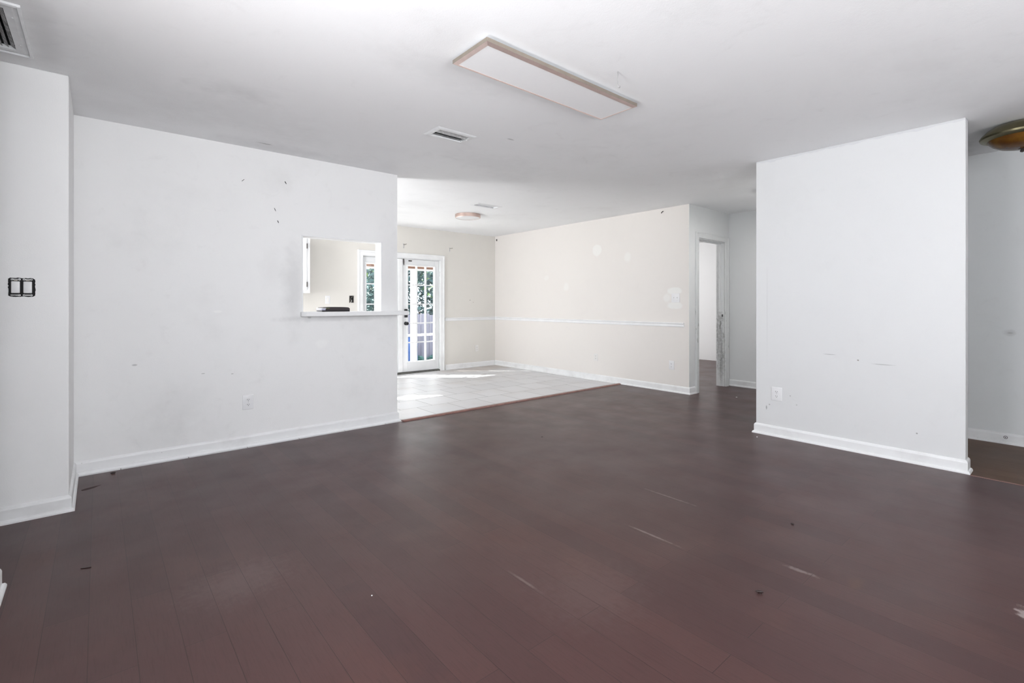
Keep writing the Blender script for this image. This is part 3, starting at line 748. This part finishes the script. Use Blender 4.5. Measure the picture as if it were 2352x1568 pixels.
# ------------------------------------------------------------------ curtain rod brackets above the doors
def bracket(label, x):
    o = thing('curtain_bracket', label, 'curtain bracket', (x, Y3, 2.125), 0)
    MB().box(-.009, .009, -.004, -.0003, -.045, .030, .001, 1).build('wall_plate', M['steel'], o)
    MB().tube([(0, -.003, .012), (.004, -.05, .014), (.008, -.075, .010), (.010, -.082, .022)], .004, 8).build('arm', M['old_metal'], o, True)
    MB().lathe([(.003, 0), (.003, .002)], 10, (0, -.004, -.028), 'y').build('screw', M['dark_metal'], o)
bracket('metal curtain rod bracket above the left side of the right french door', 3.845)
bracket('metal curtain rod bracket right of the french door casing, on the cream wall', 4.745)

# hook and leftover bits of tape on the walls
hk = MB().tube([(X2, 3.675, 2.400), (X2-.012, 3.673, 2.398), (X2-.022, 3.680, 2.385), (X2-.018, 3.690, 2.376), (X2-.008, 3.694, 2.380)], [.005, .006, .006, .005, .003], 8).build('wall_hook', M['dark_metal'], None, True)
tag(hk, 'small dark hook high on the cream wall near the hall corner', 'hook')
hk = MB().box(X2-.010, X2-.0005, 7.235, 7.262, 2.352, 2.388, .003, 1).build('corner_clip', M['dark_metal'])
tag(hk, 'tiny dark clip high in the back corner of the dining area', 'clip')
def chip(label, u, z, ln, ang, wd=.0035):
    m = MB(); c_, s_ = math.cos(ang), math.sin(ang); pts = []
    for i in range(10):
        a = 2*PI*i/10; p, q = ln/2*math.cos(a), wd*math.sin(a)*random.uniform(.7, 1.2)
        pts.append((u+p*c_-q*s_, z+p*s_+q*c_))
    q = m.prism(pts, 1, Y1-.0025, Y1-.0002).build('paint_chip', M['dark_slot'])
    tag(q, label, 'paint chip')
chip('black chip on the left wall, upper right of the four', 1.222, 2.197, .026, -1.0)
chip('faint slanted grey chip on the left wall, leftmost of the four', .897, 2.165, .030, .8, .0022)
chip('thin slanted dark chip on the left wall, third lower down', 1.138, 1.957, .032, -1.1, .002)
chip('small dark chip on the left wall, lowest of the four above the pass-through', 1.162, 1.857, .024, -1.2)
nl = MB().lathe([(.006, 0), (.005, .003), (.001, .004)], 12, (5.19, Y3, 1.228), 'y').build('nail', M['dark_metal']); tag(nl, 'dark nail in the back wall right of the french doors, left of two', 'nail')
nl = MB().lathe([(.005, 0), (.004, .003), (.001, .004)], 12, (5.26, Y3, 1.19), 'y').build('nail', M['old_metal']); tag(nl, 'paler nail in the back wall right of the french doors, right of two', 'nail')
nl = MB().lathe([(.004, 0), (.004, .003), (.001, .004)], 12, (0, 0, 0), 'y').build('nail', M['old_metal']); nl.location = (X5, 1.158, .719); nl.rotation_euler = (0, 0, -PI/2)
tag(nl, 'tiny nail in the middle of the right wall below eye level', 'nail')

# ------------------------------------------------------------------ bits lying on the floor
def bug(label, x, y, ln, ang, legs=True):
    o = thing('dead_insect', label, 'insect', (x, y, .0), ang)
    MB().lathe([(.0005, -ln/2), (ln*.10, -ln*.42), (ln*.20, -ln*.12), (ln*.19, ln*.12), (ln*.13, ln*.34), (.0005, ln/2)], 12, (0, 0, 0)).build('body', M['bug'], o, True)
    b = o.children[0]; b.rotation_euler = (0, PI/2, 0); b.location = (0, 0, ln*.2+.0005)
    if legs:
        for i, dx in enumerate((-.2, 0, .2)):
            for s_ in (-1, 1):
                MB().tube([(dx*ln, s_*ln*.12, ln*.18), (dx*ln*1.3, s_*ln*.32, ln*.22), (dx*ln*1.7, s_*ln*.45, .0006)], ln*.022, 5).build('leg', M['bug'], o)
M['bug'] = simple('insect_shell', (.020, .008, .007), .35)
bug('dark dead roach on the wood floor at the lower right', 2.025, .85, .030, -1.0)
bug('dark insect on the wood floor just below the left baseboard', .077, 4.305, .030, .1)
bug('tiny dark insect on the floor right of centre', 2.788, 1.003, .018, 1.8)
def debris(name, label, cat, pts, mat, th=.003):
    q = MB().prism(pts, 2, .0004, th).build(name, mat); tag(q, label, cat)
def blob(x, y, rx, ry, ang=0, n=9):
    return [(x+math.cos(ang)*rx*math.cos(a)*k-math.sin(ang)*ry*math.sin(a)*k, y+math.sin(ang)*rx*math.cos(a)*k+math.cos(ang)*ry*math.sin(a)*k)
            for a, k in [(2*PI*i/n, random.uniform(.75, 1.2)) for i in range(n)]]
debris('splinter', 'thin dark splinter on the wood floor at the far left', 'splinter', blob(-.041, 2.845, .022, .003, -.35), M['bug'])
debris('dirt_smear', 'brown dirt smear on the floor by the left corner baseboard', 'dirt', blob(-.040, 4.06, .055, .016, .5, 14), simple('dirt', (.05, .028, .025), .8), .001)
debris('dirt_crumb', 'black crumb on the wood floor near the tile edge', 'crumb', blob(2.955, 3.076, .008, .007), M['bug'])
debris('paint_flake', 'white paint flake on the floor before the hall doorway', 'paint flake', blob(6.05, 2.815, .014, .008), M['trim'])
debris('paint_flake', 'pale paint flake by the right wall baseboard', 'paint flake', blob(4.38, 1.86, .014, .006, .4), M['trim'])
debris('paint_flake', 'pale speck on the floor, lower left of the picture middle', 'paint flake', blob(.83, 1.84, .003, .003), M['trim'], .002)

# ------------------------------------------------------------------ outdoors beyond the glass
m = MB().box(-30, 50, Y3+1.6, 60, -.75, -.62); g = m.build('lawn', M['grass']); tag(g, kind='structure')
struct('trim_porch_slab', MB().box(-1, 9.2, Y3+.125, Y3+1.55, -.12, -.02), M['concrete'])
# porch roof edge, beam and posts
YB = 8.30
o = thing('porch_roof', 'brown wooden porch roof beam above the french doors outside', 'porch roof', (3.9, YB, 1.86), 0)
inv = Matrix.Translation(-Vector(o.location))
Q(MB().box(1.6, 9.0, YB-.05, YB+.05, 1.826, 2.04), 'beam', M['wood_brown'])
Q(MB().box(1.6, 9.0, YB-.055, YB+.045, 1.800, 1.825), 'fascia', M['ext_white'])
m = MB(); m.prism([(Y3+.125, 2.30), (YB+.25, 2.045), (YB+.25, 2.075), (Y3+.125, 2.33)], 0, 1.6, 9.0); Q(m, 'roof_deck', M['wood_brown'])
def post(label, x, hw=.05):
    p = MB().box(x-hw, x+hw, YB-.049, YB+.041, -.02, 1.799, .006, 2).build('porch_post', M['ext_white']); tag(p, label, 'post')
post('white porch post seen through the left panes of the right door', 4.585)
post('white porch post further along the porch, right', 7.2)
post('added wide white column, unseen, shading the right french door', 3.005, .22)  # added out of view to keep most sun off the right door glass
o = thing('porch_railing', 'white horizontal porch rail outside the french doors', 'railing', (5.8, YB, .55), 0)
inv = Matrix.Translation(-Vector(o.location))
Q(MB().box(4.637, 7.148, YB-.02, YB+.02, .545, .585, .004, 1), 'rail', M['ext_white'])
Q(MB().box(3.227, 4.533, YB-.02, YB+.02, .545, .585, .004, 1), 'rail', M['ext_white'])
# fence
YF = 13.0
o = thing('picket_fence', 'weathered grey vertical board fence across the back yard', 'fence', (8, YF, -.62), 0)
inv = Matrix.Translation(-Vector(o.location))
m = MB(); x = 1.0
while x < 16:
    tp = .84 + random.uniform(-.03, .03) + (.12 if random.random() < .12 else 0)
    m.box(x, x+.135, YF-.01, YF+.012, -.60, tp); x += .146
Q(m, 'boards', M['fence'])
Q(MB().box(1, 16, YF+.013, YF+.05, .45, .54), 'rail', M['fence'])
Q(MB().box(1, 16, YF+.013, YF+.05, -.35, -.26), 'rail', M['fence'])
def foliage(name, label, cat, c, r, n, mat, sz, trunk=None, group=None):
    o = thing(name, label, cat, (c[0], c[1], -.62), 0, group)
    m = MB(); cz = c[2]+.62
    for i in range(n):
        while True:
            p = Vector((random.uniform(-1, 1), random.uniform(-1, 1), random.uniform(-1, 1)))
            if p.length < 1: break
        p = p.normalized()*(p.length**.5)
        p = Vector((p.x*r[0], p.y*r[1], cz+p.z*r[2]))
        if p.z < .02: continue
        a = Vector((random.gauss(0, 1), random.gauss(0, 1), random.gauss(0, 1))).normalized()
        b = a.orthogonal().normalized(); s_ = sz*random.uniform(.6, 1.3)
        vs = [m.bm.verts.new(p+a*s_), m.bm.verts.new(p+b*s_*.5+a*s_*.1), m.bm.verts.new(p-a*s_), m.bm.verts.new(p-b*s_*.5)]
        m.bm.faces.new(vs)
    q = m.build('foliage', mat, o)
    if trunk: MB().tube([(0, 0, .001), (.05, .02, cz*.5), (-.03, .0, cz)], [trunk, trunk*.8, trunk*.4], 10).build('trunk', M['bark'], o, True)
    return o
foliage('shrub', 'dark green shrub rising behind the fence, seen through the middle panes', 'shrub', (8.2, 14.4, .9), (2.3, .9, 1.5), 5200, M['leaf_dark'], .10, .08)
foliage('tree', 'bright green tree behind the left porch post', 'tree', (8.0, 19.5, 3.6), (2.6, 1.6, 2.2), 2600, M['leaf'], .13, .12)
foliage('tree', 'bright green tree at the right edge of the french door glass', 'tree', (13.6, 20.5, 3.4), (2.4, 1.6, 2.4), 2600, M['leaf'], .13, .12)
foliage('tree', 'green tree seen through the pass-through in the left door glass', 'tree', (4.6, 12.0, 1.6), (1.5, 1.0, 1.8), 3600, M['leaf_dark'], .09, .10)
foliage('tree', 'light green tree top above the left door glass', 'tree', (6.0, 16.5, 3.4), (1.8, 1.2, 1.5), 2000, M['leaf'], .11, .10)
for i, (px, lb) in enumerate(((7.0, 'left'), (7.7, 'middle'), (8.4, 'right'))):
    foliage('garden_plant', 'low blue-green plant at the fence foot, %s of three' % lb, 'plant', (px, YF-.45, -.50), (.30, .22, .16), 420, M['leaf_teal'], .05, None, 'plants along the fence')
# neighbour's house behind the fence
o = thing('house', 'pale neighbouring house with a blue-grey gable beyond the fence', 'house', (11.4, 18, -.62), 0)
inv = Matrix.Translation(-Vector(o.location))
Q(MB().box(10.15, 12.1, 22.6, 25, -.62, 2.25), 'wall', M['siding'])
Q(MB().box(10.10, 12.15, 22.5, 25.1, 2.251, 2.9), 'roof', M['roof_blue'])
o = thing('shed', 'low grey lavender shed roof seen past the porch post', 'shed', (7.2, 15.6, -.62), 0)
inv = Matrix.Translation(-Vector(o.location))
Q(MB().box(6.7, 8.35, 15.7, 17.0, -.62, 1.10), 'wall', M['siding'])
Q(MB().prism([(15.5, 1.101), (15.5, 1.16), (16.4, 1.62), (17.2, 1.16), (17.2, 1.101)], 0, 6.6, 8.45), 'roof', M['siding'])
o = thing('barrel', 'blue plastic barrel in the yard at the foot of the fence', 'barrel', (6.42, 12.0, -.62), 0)
MB().lathe([(.26, 0), (.29, .05), (.30, .3), (.29, .55), (.30, .6), (.28, .85), (.26, .88)], 28).build('drum', M['barrel'], o, True)
MB().lathe([(.27, .881), (.27, .91), (.05, .915)], 28).build('lid', M['roof_blue'], o, True)
